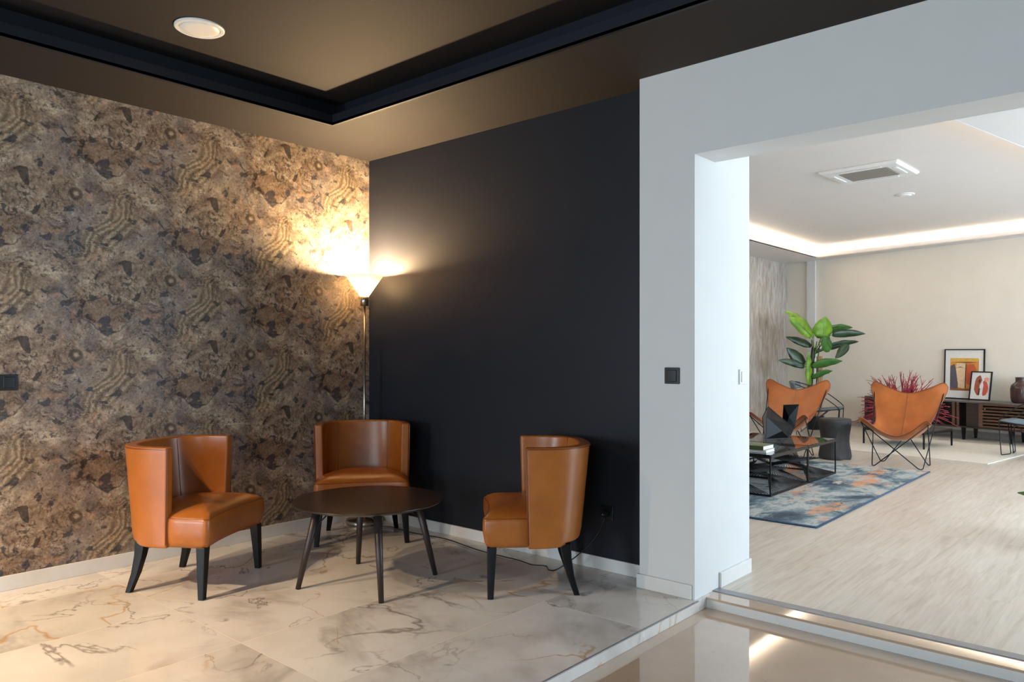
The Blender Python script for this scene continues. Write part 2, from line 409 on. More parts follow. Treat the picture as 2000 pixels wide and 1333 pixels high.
def tube(bm, pts, r, seg=8, taper=None):
    pts = [Vector(p) for p in pts]; rings = []; up = None
    for i, p in enumerate(pts):
        d = (pts[min(i+1, len(pts)-1)] - pts[max(i-1, 0)])
        if d.length < 1e-9: d = Vector((0, 0, 1))
        d.normalize()
        if up is None: up = Vector((0, 0, 1)) if abs(d.z) < .9 else Vector((1, 0, 0))
        a = d.cross(up)
        if a.length < 1e-6: a = d.cross(Vector((1, 0, 0)))
        a.normalize(); b = d.cross(a); b.normalize(); up = -b if (-b).dot(up) > 0 else b
        rr = r if taper is None else r + (taper-r)*i/(len(pts)-1)
        rings.append([p + (a*math.cos(2*math.pi*k/seg) + b*math.sin(2*math.pi*k/seg))*rr for k in range(seg)])
    loft(bm, rings)
def rounded(pts, rad=.04, n=5):
    """polyline with its corners rounded"""
    pts = [Vector(p) for p in pts]; out = [pts[0]]
    for a, b, c in zip(pts, pts[1:], pts[2:]):
        r = min(rad, (a-b).length*.45, (c-b).length*.45)
        p, q = b+(a-b).normalized()*r, b+(c-b).normalized()*r
        for i in range(n+1):
            t = i/n; out.append(p*(1-t)**2 + b*2*t*(1-t) + q*t*t)
    out.append(pts[-1]); return out
def smoothpath(pts, n=8):
    pts = [Vector(p) for p in pts]; P = [pts[0]]+pts+[pts[-1]]; out = []
    for i in range(1, len(P)-2):
        for k in range(n):
            t = k/n; a, b, c, d = P[i-1], P[i], P[i+1], P[i+2]
            out.append(.5*((2*b)+(c-a)*t+(2*a-5*b+4*c-d)*t*t+(3*b-a-3*c+d)*t**3))
    out.append(pts[-1]); return out
def bev(o, wdt=.005, seg=2, ang=35):
    b = o.modifiers.new('bevel', 'BEVEL'); b.width = wdt; b.segments = seg; b.limit_method = 'ANGLE'; b.angle_limit = R(ang)
    for p in o.data.polygons: p.use_smooth = True
    e = o.modifiers.new('wn', 'WEIGHTED_NORMAL'); e.keep_sharp = True
    return o
def thing(name, label, cat, loc=(0, 0, 0), rz=0, group=None):
    o = bpy.data.objects.new(name, None); C.objects.link(o); o.location = loc; o.rotation_euler = (0, 0, rz)
    o.empty_display_size = .1
    o['label'] = label; o['category'] = cat
    if group: o['group'] = group
    return o
def tag(o, label, cat, group=None):
    o['label'] = label; o['category'] = cat
    if group: o['group'] = group
    return o
def struct(name, bm, m):
    o = obj(name, bm, m); o['kind'] = 'structure'; return o
def copy_tree(o, parent=None):
    c = o.copy(); C.objects.link(c)
    if parent: c.parent = parent
    for ch in o.children: copy_tree(ch, c)
    return c

# ------------------------------------------------------------------ the shell
LX = 2.789           # jamb face
b = BM(); box(b, -.15, 0, -8, .51, -.2, 3.1); struct('wall_left', b, M['wallpaper'])
b = BM(); box(b, 0, 2.475, 0, .50, -.2, 3.1); struct('wall_back', b, M['navy'])
b = BM(); box(b, 2.468, LX, -.14, .51, -.2, 3.1); struct('wall_pillar', b, M['white'])
b = BM(); box(b, LX, 9, -.14, .085, 2.248, 3.1); struct('wall_header', b, M['white'])
# floors
b = BM(); box(b, 0, 2.81, -8, 0, -.054, 0); struct('floor', b, M['marble'])
b = BM(); box(b, 0, 9, -8, -.045, -.2, -.055); struct('floor_entrance', b, M['limestone'])
b = BM(); box(b, 2.804, 2.812, -8, -.141, -.004, .001); struct('trim_1', b, M['greymetal'])
b = BM(); box(b, LX, 9, -.052, -.03, -.056, -.012); struct('trim_2', b, M['skirt'])
b = BM(); box(b, LX, 9, -.056, .055, -.012, -.001); box(b, LX, 9, -.03, .055, -.056, -.012); struct('floor_threshold', b, M['limestone'])
b = BM(); prism(b, [(LX, .055), (9, .055), (9, .115), (LX, .115)], -.05, .003); o = struct('trim_3', b, M['greymetal'])
b = BM(); box(b, -.9, 9, .115, 12, -.2, 0); struct('floor_lounge', b, M['planks'])
# skirtings
def skirt(name, x0, x1, y0, y1, h=.073, m='skirt'):
    b = BM(); box(b, x0, x1, y0, y1, 0, h); o = struct(name, b, M[m]); bev(o, .002, 1)
skirt('baseboard_left', 0, .013, -8, 0, .078)
skirt('baseboard_back', 0, 2.468, -.013, 0)
skirt('baseboard_pillar', 2.455, 2.775, -.153, -.14)
skirt('baseboard_jamb', LX, LX+.014, .13, .512, .08)
# lobby ceiling with its recessed tray
def off(q, d):
    n = len(q); out = []
    for i in range(n):
        p0, p1, p2 = Vector(q[i-1]), Vector(q[i]), Vector(q[(i+1) % n])
        e1 = (p1-p0).normalized(); e2 = (p2-p1).normalized()
        n1 = Vector((e1.y, -e1.x)); n2 = Vector((e2.y, -e2.x))
        k = n1+n2; out.append(tuple(p1 + k*(d/(1+n1.dot(n2)))))
    return out
def ring(bm, inner, outer, z0, z1):
    n = len(inner)
    for i in range(n):
        j = (i+1) % n; prism(bm, [inner[i], outer[i], outer[j], inner[j]], z0, z1)
tin = [(.565, -7.0), (5.2, -7.0), (5.2, -.735), (.565, -.735)]     # counter-clockwise
tout = [(0, -8), (9, -8), (9, -.14), (0, -.14)]
b = BM(); ring(b, tin, tout, 2.70, 2.715); box(b, 0, 2.47, -.14, 0, 2.70, 2.715); struct('ceiling_soffit', b, M['darkceil'])
b = BM(); ring(b, tin, off(tin, .015), 2.698, 2.765); struct('trim_tray', b, M['navy'])
b = BM(); ring(b, off(tin, .115), off(tin, .14), 2.715, 2.875); struct('trim_cove', b, M['navy'])
b = BM(); box(b, -.1, 9, -8, 0, 2.872, 2.95); struct('ceiling', b, M['darkceil'])
# lounge
def wy(x, d=0): return 9.97-.304*(x+.16)-d      # line of the slanted rear wall, d in front of it
b = BM(); box(b, -.9, -.73, .5, 10.6, -.2, 3.1); struct('wall_lounge_left', b, M['loungepaper'])
b = BM(); prism(b, [(-.9, wy(-.9)), (9, wy(9)), (9, 10.6), (-.9, 10.6)], -.2, 3.1); struct('wall_lounge_back', b, M['loungewall'])
b = BM(); prism(b, [(-.31, wy(-.31, .05)), (-.15, wy(-.15, .05)), (-.15, wy(-.15, -.01)), (-.31, wy(-.31, -.01))], 0, 2.86); struct('wall_column', b, M['white'])
b = BM(); prism(b, [(-.15, wy(-.15, .014)), (9, wy(9, .014)), (9, wy(9)), (-.15, wy(-.15))], 0, .09); struct('baseboard_lounge', b, M['loungeskirt'])
lin4 = [(0, 1.9), (3.351, 1.9), (4.77, 8.36), (0, 9.53)]
lout = [(-.75, .51), (9, .51), (9, wy(9)), (-.75, wy(-.75))]
b = BM(); ring(b, lin4, lout, 2.86, 2.875); box(b, LX, 9, .08, .511, 2.86, 2.875); struct('ceiling_lounge_soffit', b, M['ceilwhite'])
b = BM(); ring(b, lin4, off(lin4, .015), 2.859, 2.925); struct('trim_lounge_tray', b, M['ceilwhite'])
b = BM(); ring(b, off(lin4, .19), off(lin4, .21), 2.875, 3.03); struct('trim_lounge_cove', b, M['ceilwhite'])
b = BM(); box(b, -.9, 9, .08, 10.6, 3.03, 3.1); struct('ceiling_lounge', b, M['ceilwhite'])
b = BM(); ring(b, off(lin4, .035), off(lin4, .085), 2.908, 2.920)
tag(obj('led_strip', b, M['led']), 'warm white light strip hidden in the cove around the lounge ceiling', 'light strip')
# service objects
def switch(name, label, m, loc, rz, gangs):
    t = thing(name, label, 'switch', loc, rz)
    b = BM(); wd = .085 if gangs == 1 else .155
    box(b, -wd/2, wd/2, -.009, 0, -.042, .042); bev(obj('face_plate', b, m, t), .003)
    for g in range(gangs):
        cx = 0 if gangs == 1 else (g-.5)*.071
        b = BM(); box(b, cx-.027, cx+.027, -.014, -.008, -.03, .03); bev(obj('rocker', b, m, t), .003)
    return t
switch('light_switch', 'black light switch on the white pillar beside the navy wall', M['plastic_black'], (2.664, -.14, 1.128), 0, 1)
switch('light_switch', 'black double light switch on the patterned wallpaper at the left edge', M['plastic_black'], (0, -2.40, 1.09), R(90), 2)
switch('light_switch', 'white light switch on the bright side of the doorway', M['plastic_white'], (LX, .413, 1.112), R(90), 1)
t = thing('wall_outlet', 'black wall socket with a plug, low on the navy wall behind the chair', 'outlet', (2.17, 0, .33))
b = BM(); box(b, -.042, .042, -.010, 0, -.042, .042); bev(obj('face_plate', b, M['plastic_black'], t), .003)
b = BM(); lathe(b, [(.02, 0), (.021, .03), (.014, .045), (.006, .055)], seg=20)
o = obj('plug', b, M['plastic_black'], t, True); o.rotation_euler = (R(90), 0, 0); o.location = (0, -.008, 0)
t = thing('ceiling_speaker', 'round white speaker cover set flush in the dark tray ceiling', 'speaker', (.94, -1.795, 2.872))
b = BM(); lathe(b, [(.118, 0), (.118, -.006), (.112, -.010), (.098, -.010), (.096, -.004)], seg=64); obj('rim', b, M['plastic_white'], t)
b = BM(); lathe(b, [(.096, -.003), (.094, -.0085), (.06, -.011), (.01, -.012)], seg=64); obj('grille', b, M['plastic_white'], t, True)
# cassette air conditioner
t = thing('air_conditioner', 'white square cassette air conditioner in the lounge ceiling', 'air conditioner', (2.34, 4.32, 3.03), R(-3))
b = BM()
prof = [(.365, .33, 0), (.365, .33, -.014), (.345, .31, -.030), (.235, .20, -.030), (.225, .19, -.022)]
loft(b, [[(sx*x, sy*y, z) for sx, sy in ((-1, -1), (1, -1), (1, 1), (-1, 1))] for x, y, z in prof]); bev(obj('panel', b, M['plastic_white'], t), .004)
b = BM(); box(b, -.224, .224, -.189, .189, -.028, -.023)
for i in range(18): y = -.18+i*.0212; box(b, -.22, .22, y-.004, y+.004, -.034, -.028)
obj('grille', b, plain('grey_grille', (168, 160, 150), .6), t)
for k, (x, y, lx, ly) in enumerate(((0, -.255, .20, .018), (0, .255, .20, .018), (-.29, 0, .018, .16), (.29, 0, .018, .16))):
    b = BM(); box(b, x-lx, x+lx, y-ly, y+ly, -.038, -.030); bev(obj('louver', b, M['plastic_white'], t), .004)
t = thing('smoke_detector', 'small round white detector on the lounge ceiling behind the air conditioner', 'detector', (2.32, 5.73, 3.03))
b = BM(); lathe(b, [(.10, 0), (.10, -.006), (.09, -.010)], seg=40); obj('base', b, M['plastic_white'], t, False)
b = BM(); lathe(b, [(.07, -.009), (.062, -.018), (.045, -.022)], seg=40); obj('cover', b, M['plastic_white'], t, False)

# ------------------------------------------------------------------ tub chairs (local x = forward)
def shell_pt(th, a, bd, x0, n=2.6):
    c, s = math.cos(th), math.sin(th)
    return (x0 - bd*abs(c)**(2/n), a*math.copysign(abs(s)**(2/n), s))
def u_curve(a, bd, x0, xf, nseg=40):
    pts = [(xf, -a), ((xf+x0)/2, -a)]
    for i in range(nseg+1):
        pts.append(shell_pt(-math.pi/2+math.pi*i/nseg, a, bd, x0))
    pts += [((xf+x0)/2, a), (xf, a)]
    return pts
def make_tub():
    t = thing('tub_chair', '', 'chair')
    # backrest shell
    levels = [0, .04, .14, .3, .5, .75, .93, 1]
    XF, X0 = .045, .0
    def curves(k):
        zb = .252+.513*k
        a = .302+.012*k; bd = .262+.052*k
        if k < .05: bd -= .03*(1-k/.05)
        return a, bd, zb
    outer = []; inner = []
    for k in levels:
        a, bd, z = curves(k)
        outer.append([(x, y, z + (.02 if k == 0 else 0)*(1 if x < -.15 else 0)) for x, y in u_curve(a, bd, X0, XF-.012*(1-k))])
        inner.append([(x, y, z) for x, y in u_curve(a-.052, bd-.058, X0, XF-.012*(1-k))])
    b = BM()
    n = len(outer[0]); L = len(levels)
    ov = [[b.verts.new(p) for p in r] for r in outer]; iv = [[b.verts.new(p) for p in r] for r in inner]
    for i in range(L-1):
        for j in range(n-1):
            b.faces.new((ov[i][j], ov[i][j+1], ov[i+1][j+1], ov[i+1][j]))
            b.faces.new((iv[i][j+1], iv[i][j], iv[i+1][j], iv[i+1][j+1]))
        for j in (0, n-1): b.faces.new((ov[i][j], iv[i][j], iv[i+1][j], ov[i+1][j]))
    for j in range(n-1):
        b.faces.new((ov[-1][j], ov[-1][j+1], iv[-1][j+1], iv[-1][j])); b.faces.new((ov[0][j], ov[0][j+1], iv[0][j+1], iv[0][j]))
    back = obj('backrest', b, M['leather'], t); bev(back, .010, 3, 50)
    # piping along the outer edge of the wings and the top
    a, bd, z = curves(1); top = [(x, y, .7575) for x, y in u_curve(a+.002, bd+.002, X0, XF)]
    path = [(XF-.014, -.3035, .27), (XF-.006, -.312, .55)] + [top[0]] + top[1:-1] + [top[-1], (XF-.006, .312, .55), (XF-.014, .3035, .27)]
    b = BM(); tube(b, rounded(path, .012, 3), .0028, 6); obj('piping', b, M['leatherdark'], back, True)
    # vertical seams on the inside
    for s in (-1, 1):
        pts = []
        for k in (.30, .5, .75, .93, 1):
            a, bd, z = curves(k); x, y = shell_pt(s*R(36), a-.0525, bd-.0585, X0); pts.append((x, y, z-.004))
        b = BM(); tube(b, pts, .0022, 6); obj('seam', b, M['leatherdark'], back, True)
    # seat
    o = []
    for i in range(13):
        y = -.278+.556*i/12; o.append((.262-.030*(1-(y/.278)**2), y))
    for i in range(1, 6):
        an = math.pi/2*i/6; o.append((.236+.026*math.cos(an), .278+.026*math.sin(an)))
    for i in range(5): o.append((.236-.2*i/4, .304-.006*i/4))
    for i in range(1, 24):
        th = math.pi/2-math.pi*i/24; o.append(shell_pt(th, .298-.03, .225, .02))
    for i in range(5): o.append((.036+.2*i/4, -.298-.006*i/4))
    for i in range(5, 0, -1):
        an = math.pi/2*i/6; o.append((.236+.026*math.cos(an), -.278-.026*math.sin(an)))
    def rg(s, z, dx=0):
        return [((x-.02)*(s if x < .1 else s)+.02+(dx if x > .1 else 0), y*s, z) for x, y in o]
    rings = [rg(.90, .256, -.02), rg(.955, .258, -.012), rg(.985, .285, -.006), rg(1, .34, 0), rg(1.0, .385, 0), rg(.988, .403, 0)]
    crown = [(.965, .411), (.90, .425), (.78, .440), (.60, .453), (.35, .461), (.05, .464)]
    rings += [rg(s, z) for s, z in crown]
    b = BM(); loft(b, rings); seat = obj('seat', b, M['leather'], t, True)
    pp = rg(.984, .4055); b = BM(); tube(b, pp[:24]+[], .0024, 6) if False else tube(b, [p for p in (pp[-11:]+pp[:24])], .0024, 6)
    obj('piping', b, M['leatherdark'], seat, True)
    # legs
    def leg(path, s0, s1):
        b = BM(); rings = []
        for i, (x, y, z) in enumerate(path):
            s = s0+(s1-s0)*i/(len(path)-1); rings.append([(x+dx*s/2, y+dy*s/2, z) for dx, dy in ((-1, -1), (1, -1), (1, 1), (-1, 1))])
        loft(b, rings); o = obj('leg', b, M['blackwood'], t); bev(o, .004, 2)
    for s in (-1, 1):
        leg([(.215, s*.268, .262), (.219, s*.279, .13), (.222, s*.288, 0)], .050, .031)
        leg([(-.165, s*.205, .262), (-.172, s*.212, .19), (-.190, s*.222, .10), (-.222, s*.235, 0)], .056, .030)
    return t
tub = make_tub()
tubs = [((.579, -1.646), 32, 'orange leather tub chair with open back, left beside the patterned wallpaper'),
        ((.470, -.425), -38, 'orange leather tub chair in the corner under the floor lamp, behind the table'),
        ((1.970, -.443), 223, 'orange leather tub chair seen from the side in front of the navy wall')]
for i, (c, an, lab) in enumerate(tubs):
    o = tub if i == 0 else copy_tree(tub)
    o.location = (c[0], c[1], 0); o.rotation_euler = (0, 0, R(an)); o['label'] = lab; o['group'] = 'tub chairs around the round table'

# ------------------------------------------------------------------ round table
t = thing('round_table', 'low round dark wood table between the three orange chairs', 'table', (1.31, -1.03, 0))
b = BM(); lathe(b, [(.36, .430), (.392, .440), (.402, .447), (.402, .451), (.399, .453)], seg=96); bev(obj('tabletop', b, M['tablewood'], t), .001, 1)
b = BM()
for an in (0, 90):
    d = Vector((math.cos(R(an-30+0)), math.sin(R(an-30))))
    nrm = Vector((-d.y, d.x))*.02
    prism(b, [tuple(d*.27+nrm), tuple(-d*.27+nrm), tuple(-d*.27-nrm), tuple(d*.27-nrm)], .40, .431)
obj('crossbar', b, M['tableleg'], t)
for an in (-28.6, 61.4, 151.4, 241.4):
    d = Vector((math.cos(R(an)), math.sin(R(an)), 0))
    b = BM(); tube(b, [d*.372, d*.32+Vector((0, 0, .22)), d*.268+Vector((0, 0, .431))], .0135, 14, .0235); leg = obj('leg', b, M['tableleg'], t, True)
    b = BM(); tube(b, [d*.305+Vector((0, 0, .30)), d*.17+Vector((0, 0, .428))], .004, 8); obj('brace', b, M['black'], leg, True)

# ------------------------------------------------------------------ floor lamp
lx, ly = .160, -.168
t = thing('floor_lamp', 'lit steel floor lamp with white cone shade in the corner', 'lamp', (lx, ly, 0))
b = BM(); lathe(b, [(.132, 0), (.134, .004), (.134, .030), (.128, .036), (.03, .042), (.012, .05)], seg=64); obj('base', b, M['chrome'], t, True)
b = BM(); lathe(b, [(.0085, .045), (.0085, 1.60)], seg=16); obj('pole', b, M['chrome'], t, True)
b = BM(); lathe(b, [(.012, 1.585), (.031, 1.588), (.031, 1.652), (.026, 1.655)], seg=32); obj('collar', b, M['chrome'], t, True)
b = BM(); loft(b, [[(r*math.cos(2*math.pi*i/64), r*math.sin(2*math.pi*i/64), z) for i in range(64)] for r, z in ((.030, 1.652), (.036, 1.662), (.136, 1.808), (.133, 1.809), (.033, 1.664), (.020, 1.658))], cap=False)
obj('lamp_shade', b, M['shade'], t, True)
b = BM(); lathe(b, [(.012, 1.655), (.014, 1.68), (.028, 1.71), (.030, 1.725), (.022, 1.745), (.004, 1.752)], seg=24); obj('bulb', b, emis('lit_bulb', (1, .74, .44, 1), 30), t, True)
l = bpy.data.lights.new('lamp_light', 'POINT'); l.energy = 230; l.color = (1, .70, .38); l.shadow_soft_size = .042
o = bpy.data.objects.new('lamp_light', l); C.objects.link(o); o.parent = t; o.location = (0, 0, 1.768)
pts = [(.10, -.06, .006), (.25, .03, .006), (.5, .02, .006), (.8, .05, .006), (1.15, -.01, .006), (1.35, -.02, .006), (1.5, -.02, .006), (1.62, -.04, .006), (1.70, -.01, .006), (1.765, -.06, .006), (1.80, -.02, .012), (1.90, .04, .10), (1.98, .09, .20), (2.01, .135, .30), (2.01, .118, .33)]
b = BM(); tube(b, smoothpath(pts, 8), .0035, 6); obj('cord', b, M['plastic_black'], t, True)

# ------------------------------------------------------------------ butterfly chairs (local x = forward)
def make_butterfly():
    t = thing('butterfly_chair', '', 'chair')
    TF, TB = .335, -.392
    tips = {('f', 1): (TF, .325, .485), ('f', -1): (TF, -.325, .485), ('b', 1): (TB, .365, .865), ('b', -1): (TB, -.365, .865)}
    feet = {('f', 1): (.22, .25, .006), ('f', -1): (.22, -.25, .006), ('b', 1): (-.22, .25, .006), ('b', -1): (-.22, -.25, .006)}
    b = BM()
    for (e, s), f in feet.items():
        other_side = tips[(e, -s)]; same_side = tips[('b' if e == 'f' else 'f', s)]
        f = Vector(f)
        k1 = f+Vector((0, -.03*s, 0)); k2 = f+Vector((-.03 if e == 'f' else .03, 0, 0))
        tube(b, rounded([other_side, k1, k2, same_side], .03, 4), .0058, 8)
    for s in (1, -1):
        for e in 'fb':
            p = Vector(tips[(e, s)]); bmesh.ops.create_uvsphere(b, u_segments=8, v_segments=6, radius=.0085, matrix=Matrix.Translation(p))
    obj('frame', b, M['black'], t, True)
    # cage: edge, ear, flank, centre for every row from the top to the front
    rows = [
     [(-.372, .392, .860), (-.368, .345, .905), (-.350, .200, .840), (-.335, 0, .780)],
     [(-.350, .385, .800), (-.335, .300, .800), (-.295, .160, .700), (-.270, 0, .665)],
     [(-.270, .335, .665), (-.235, .250, .620), (-.190, .130, .545), (-.165, 0, .520)],
     [(-.150, .290, .530), (-.115, .215, .465), (-.065, .110, .395), (-.05, 0, .375)],
     [(.000, .270, .445), (.030, .200, .370), (.060, .100, .310), (.07, 0, .295)],
     [(.130, .290, .445), (.145, .220, .375), (.165, .110, .315), (.17, 0, .300)],
     [(.255, .335, .480), (.250, .250, .420), (.235, .130, .350), (.235, 0, .325)],
     [(.350, .358, .500), (.350, .300, .525), (.295, .150, .400), (.27, 0, .345)]]
    cage = [[Vector((x, -y, z)) for x, y, z in r[:3]] + [Vector(r[3])] + [Vector(p) for p in reversed(r[:3])] for r in rows]
    def cat(p, k, t):
        a, b_, c, d = p[max(k-1, 0)], p[k], p[min(k+1, len(p)-1)], p[min(k+2, len(p)-1)]
        return .5*((2*b_)+(c-a)*t+(2*a-5*b_+4*c-d)*t*t+(3*b_-a-3*c+d)*t**3)
    NU, NV = 6, 5
    fine = [[cat(r, k, q/NU) for k in range(6) for q in range(NU)]+[r[-1]] for r in cage]
    cols_ = list(zip(*fine)); colf = [[cat(list(c), k, q/NV) for k in range(7) for q in range(NV)]+[c[-1]] for c in cols_]
    nu, nv = len(colf), len(colf[0])
    b = BM(); V = [[b.verts.new(colf[i][j]) for j in range(nv)] for i in range(nu)]
    for i in range(nu-1):
        for j in range(nv-1): b.faces.new((V[i][j], V[i+1][j], V[i+1][j+1], V[i][j+1]))
    sl = obj('sling', b, M['hide'], t, True)
    m_ = sl.modifiers.new('sol', 'SOLIDIFY'); m_.thickness = .006; m_.offset = 0
    loop = [colf[i][0] for i in range(nu)]+[colf[-1][j] for j in range(1, nv)]+[colf[i][-1] for i in range(nu-2, -1, -1)]+[colf[0][j] for j in range(nv-2, -1, -1)]
    b = BM(); tube(b, loop, .006, 6); obj('edge_piping', b, M['leatherdark'], sl, True)
    b = BM(); tube(b, [p+Vector((.004, 0, .002)) for p in colf[nu//2]], .0028, 5); obj('seam', b, M['leatherdark'], sl, True)
    return t
bf = make_butterfly()
for i, (c, an, lab) in enumerate([((2.35, 5.45), 272, 'tan leather butterfly chair on thin black rods at the corner of the blue rug'),
                                  ((1.10, 5.42), 272, 'tan leather butterfly chair behind the glass table, in front of the tall plant')]):
    o = bf if i == 0 else copy_tree(bf)
    o.location = (c[0], c[1], 0); o.rotation_euler = (0, 0, R(an)); o['label'] = lab; o['group'] = 'butterfly chairs in the lounge'

# ------------------------------------------------------------------ rugs
b = BM(); box(b, .42, 2.70, 1.835, 5.13, .001, .014); rug = obj('rug', b, M['rug']); bev(rug, .004)
tag(rug, 'blue, grey and orange abstract rug under the glass coffee tables', 'rug')
b = BM(); tube(b, [(2.70, 5.13, .008), (2.70, 1.835, .008), (.42, 1.835, .008)], .008, 8); obj('edge_binding', b, M['rugedge'], rug, True)
a0 = R(-9); u = Vector((math.cos(a0), math.sin(a0))); v = Vector((-u.y, u.x)); p0 = Vector((3.05, 6.18))
q = [tuple(p0-u*2.12), tuple(p0), tuple(p0+v*2.0), tuple(p0-u*2.12+v*2.0)]
b = BM(); prism(b, q, .001, .010); r2 = obj('rug', b, M['whiterug'])
tag(r2, 'plain cream rug on the far side of the lounge', 'rug')

# ------------------------------------------------------------------ glass coffee tables
def coffee(x0, x1, y0, y1, label):
    t = thing('glass_coffee_table', label, 'coffee table', ((x0+x1)/2, (y0+y1)/2, .0165), 0, 'wire based glass tables on the blue rug')
    w_, d_ = (x1-x0)/2, (y1-y0)/2; H = .352
    b = BM(); box(b, -w_, w_, -d_, d_, H-.006, H+.003); obj('glass_top', b, M['glass'], t)
    b = BM()
    for z in (.008, H-.014):
        r = .007 if z < .1 else .009
        for (xa, ya, xb, yb) in ((-w_, -d_, w_, -d_), (w_, -d_, w_, d_), (w_, d_, -w_, d_), (-w_, d_, -w_, -d_)):
            e = Vector((xb-xa, yb-ya)).normalized()
            nn = Vector((-e.y, e.x))*r
            a_, c_ = Vector((xa, ya)), Vector((xb, yb))
            prism(b, [tuple(a_+nn), tuple(c_+nn), tuple(c_-nn), tuple(a_-nn)], z-r if z < .1 else z-.012, z+r)
    obj('frame', b, M['black'], t)
    for sx in (-1, 1):
        for sy in (-1, 1):
            b = BM(); box(b, sx*w_-.0055, sx*w_+.0055, sy*d_-.0055, sy*d_+.0055, 0, H-.006); obj('leg', b, M['black'], t)
    # ruled wire surfaces between the floor rails and a raised centre line
    b = BM(); K = 26
    for side in range(4):
        for k in range(K+1):
            s = k/K
            if side == 0: p, q_ = (w_, -d_+2*d_*s, .012), (w_*.05, d_-2*d_*s, .22)
            elif side == 1: p, q_ = (-w_, -d_+2*d_*s, .012), (-w_*.05, d_-2*d_*s, .22)
            elif side == 2: p, q_ = (-w_+2*w_*s, -d_, .012), (w_-2*w_*s, 0, .20)
            else: p, q_ = (-w_+2*w_*s, d_, .012), (w_-2*w_*s, 0, .20)
            tube(b, [p, q_], .0032, 4)
    o = obj('wire_lattice', b, M['black'], t, True); o['kind'] = 'stuff'
coffee(1.16, 2.02, 2.68, 3.545, 'nearer of the two black wire tables with smoked glass top')
coffee(1.16, 2.02, 3.565, 4.32, 'farther of the two black wire tables with smoked glass top')
# folded black sheet sculptures on the far table
def plate(bm, pts, th=.004):
    P = [Vector(p) for p in pts]; nrm = (P[1]-P[0]).cross(P[2]-P[0]).normalized()*th
    a = [bm.verts.new(p) for p in P]; c = [bm.verts.new(p+nrm) for p in P]; n = len(P)
    bm.faces.new(a); bm.faces.new(list(reversed(c)))
    for i in range(n): bm.faces.new((a[i], a[(i+1) % n], c[(i+1) % n], c[i]))
t = thing('table_sculpture', 'black folded metal sculpture with slanted panels on the glass table', 'sculpture', (1.56, 3.97, .374), R(41.2))
A_, B_, C_, D_, E_ = (-.083, .02, .322), (.205, .08, .09), (.118, .0, .002), (-.135, -.08, .218), (-.150, -.10, .002)
b = BM(); plate(b, [A_, B_, C_, D_]); obj('slanted_panel', b, M['blacksheet'], t)
b = BM(); plate(b, [D_, E_, C_, (.03, -.05, .075)]); obj('front_panel', b, M['blacksheet'], t)
b = BM(); plate(b, [A_, (-.10, .15, .20), (-.08, .16, .002), E_, D_]); obj('side_panel', b, M['blacksheet'], t)
b = BM(); plate(b, [E_, (-.08, .16, .004), (.10, .10, .004), C_]); obj('base_panel', b, M['blacksheet'], t)
t = thing('table_sculpture', 'upright black faceted metal piece behind the slanted sculpture', 'sculpture', (1.60, 4.01, .374), R(41.2))
ctr = (.13, .175, .20); q = [(.088, .22, .322), (.245, .20, .328), (.200, .19, .10), (.160, .20, .002), (.070, .20, .002), (.076, .22, .14)]
b = BM()
cv = b.verts.new(ctr); qv = [b.verts.new(p) for p in q]; bk = b.verts.new((.14, .26, .16))
for i in range(6): b.faces.new((cv, qv[i], qv[(i+1) % 6])); b.faces.new((bk, qv[(i+1) % 6], qv[i]))
obj('body', b, M['blacksheet'], t)
# two books
for k, (z, hh, lab, cm, dx) in enumerate(((.3725, .022, 'pale covered book under the green one on the near glass table', 'paper', .0), (.3955, .036, 'green hardback book on top of a pale one on the glass table', 'green', -.012))):
    t = thing('book', lab, 'book', (1.79+dx, 2.87, z), R(4-5*k), 'books on the near glass table')
    b = BM(); box(b, -.15, .15, -.11, .11, 0, .003); box(b, -.15, .15, -.11, .11, hh-.003, hh); box(b, -.15, .15, -.113, -.108, 0, hh); obj('cover', b, M[cm], t)
    b = BM(); box(b, -.146, .146, -.108, .106, .003, hh-.003); obj('pages', b, M['pages'], t)

# ------------------------------------------------------------------ carved concrete stool
b = BM(); seg = 72; rings = []
for i in range(25):
    z = .47*i/24; k = i/24
    base = .170+.012*math.cos((k-.5)*2*math.pi)*-1
    if k < .06: base -= .012*(1-k/.06)
    if k > .95: base -= .010*((k-.95)/.05)
    r_ = []
    for j in range(seg):
        an = 2*math.pi*j/seg
        r = base
        for ca in (R(-32), R(148)):     # scooped flanks
            da = math.atan2(math.sin(an-ca), math.cos(an-ca))
            e = (da/.80)**2 + ((k-.42)/.46)**2
            if e < 1: r -= .085*(1-e)**.36
        r_.append((r*math.cos(an), r*math.sin(an), z))
    rings.append(r_)
rings.append([(x*.9, y*.9, .472) for x, y, z in rings[-1]])
loft(b, rings)
st = obj('carved_stool', b, M['concrete'], None, True, (1.615, 5.55, 0)); st.rotation_euler = (0, 0, R(10))
tag(st, 'dark grey concrete stool with a scooped side between the butterfly chairs', 'stool')

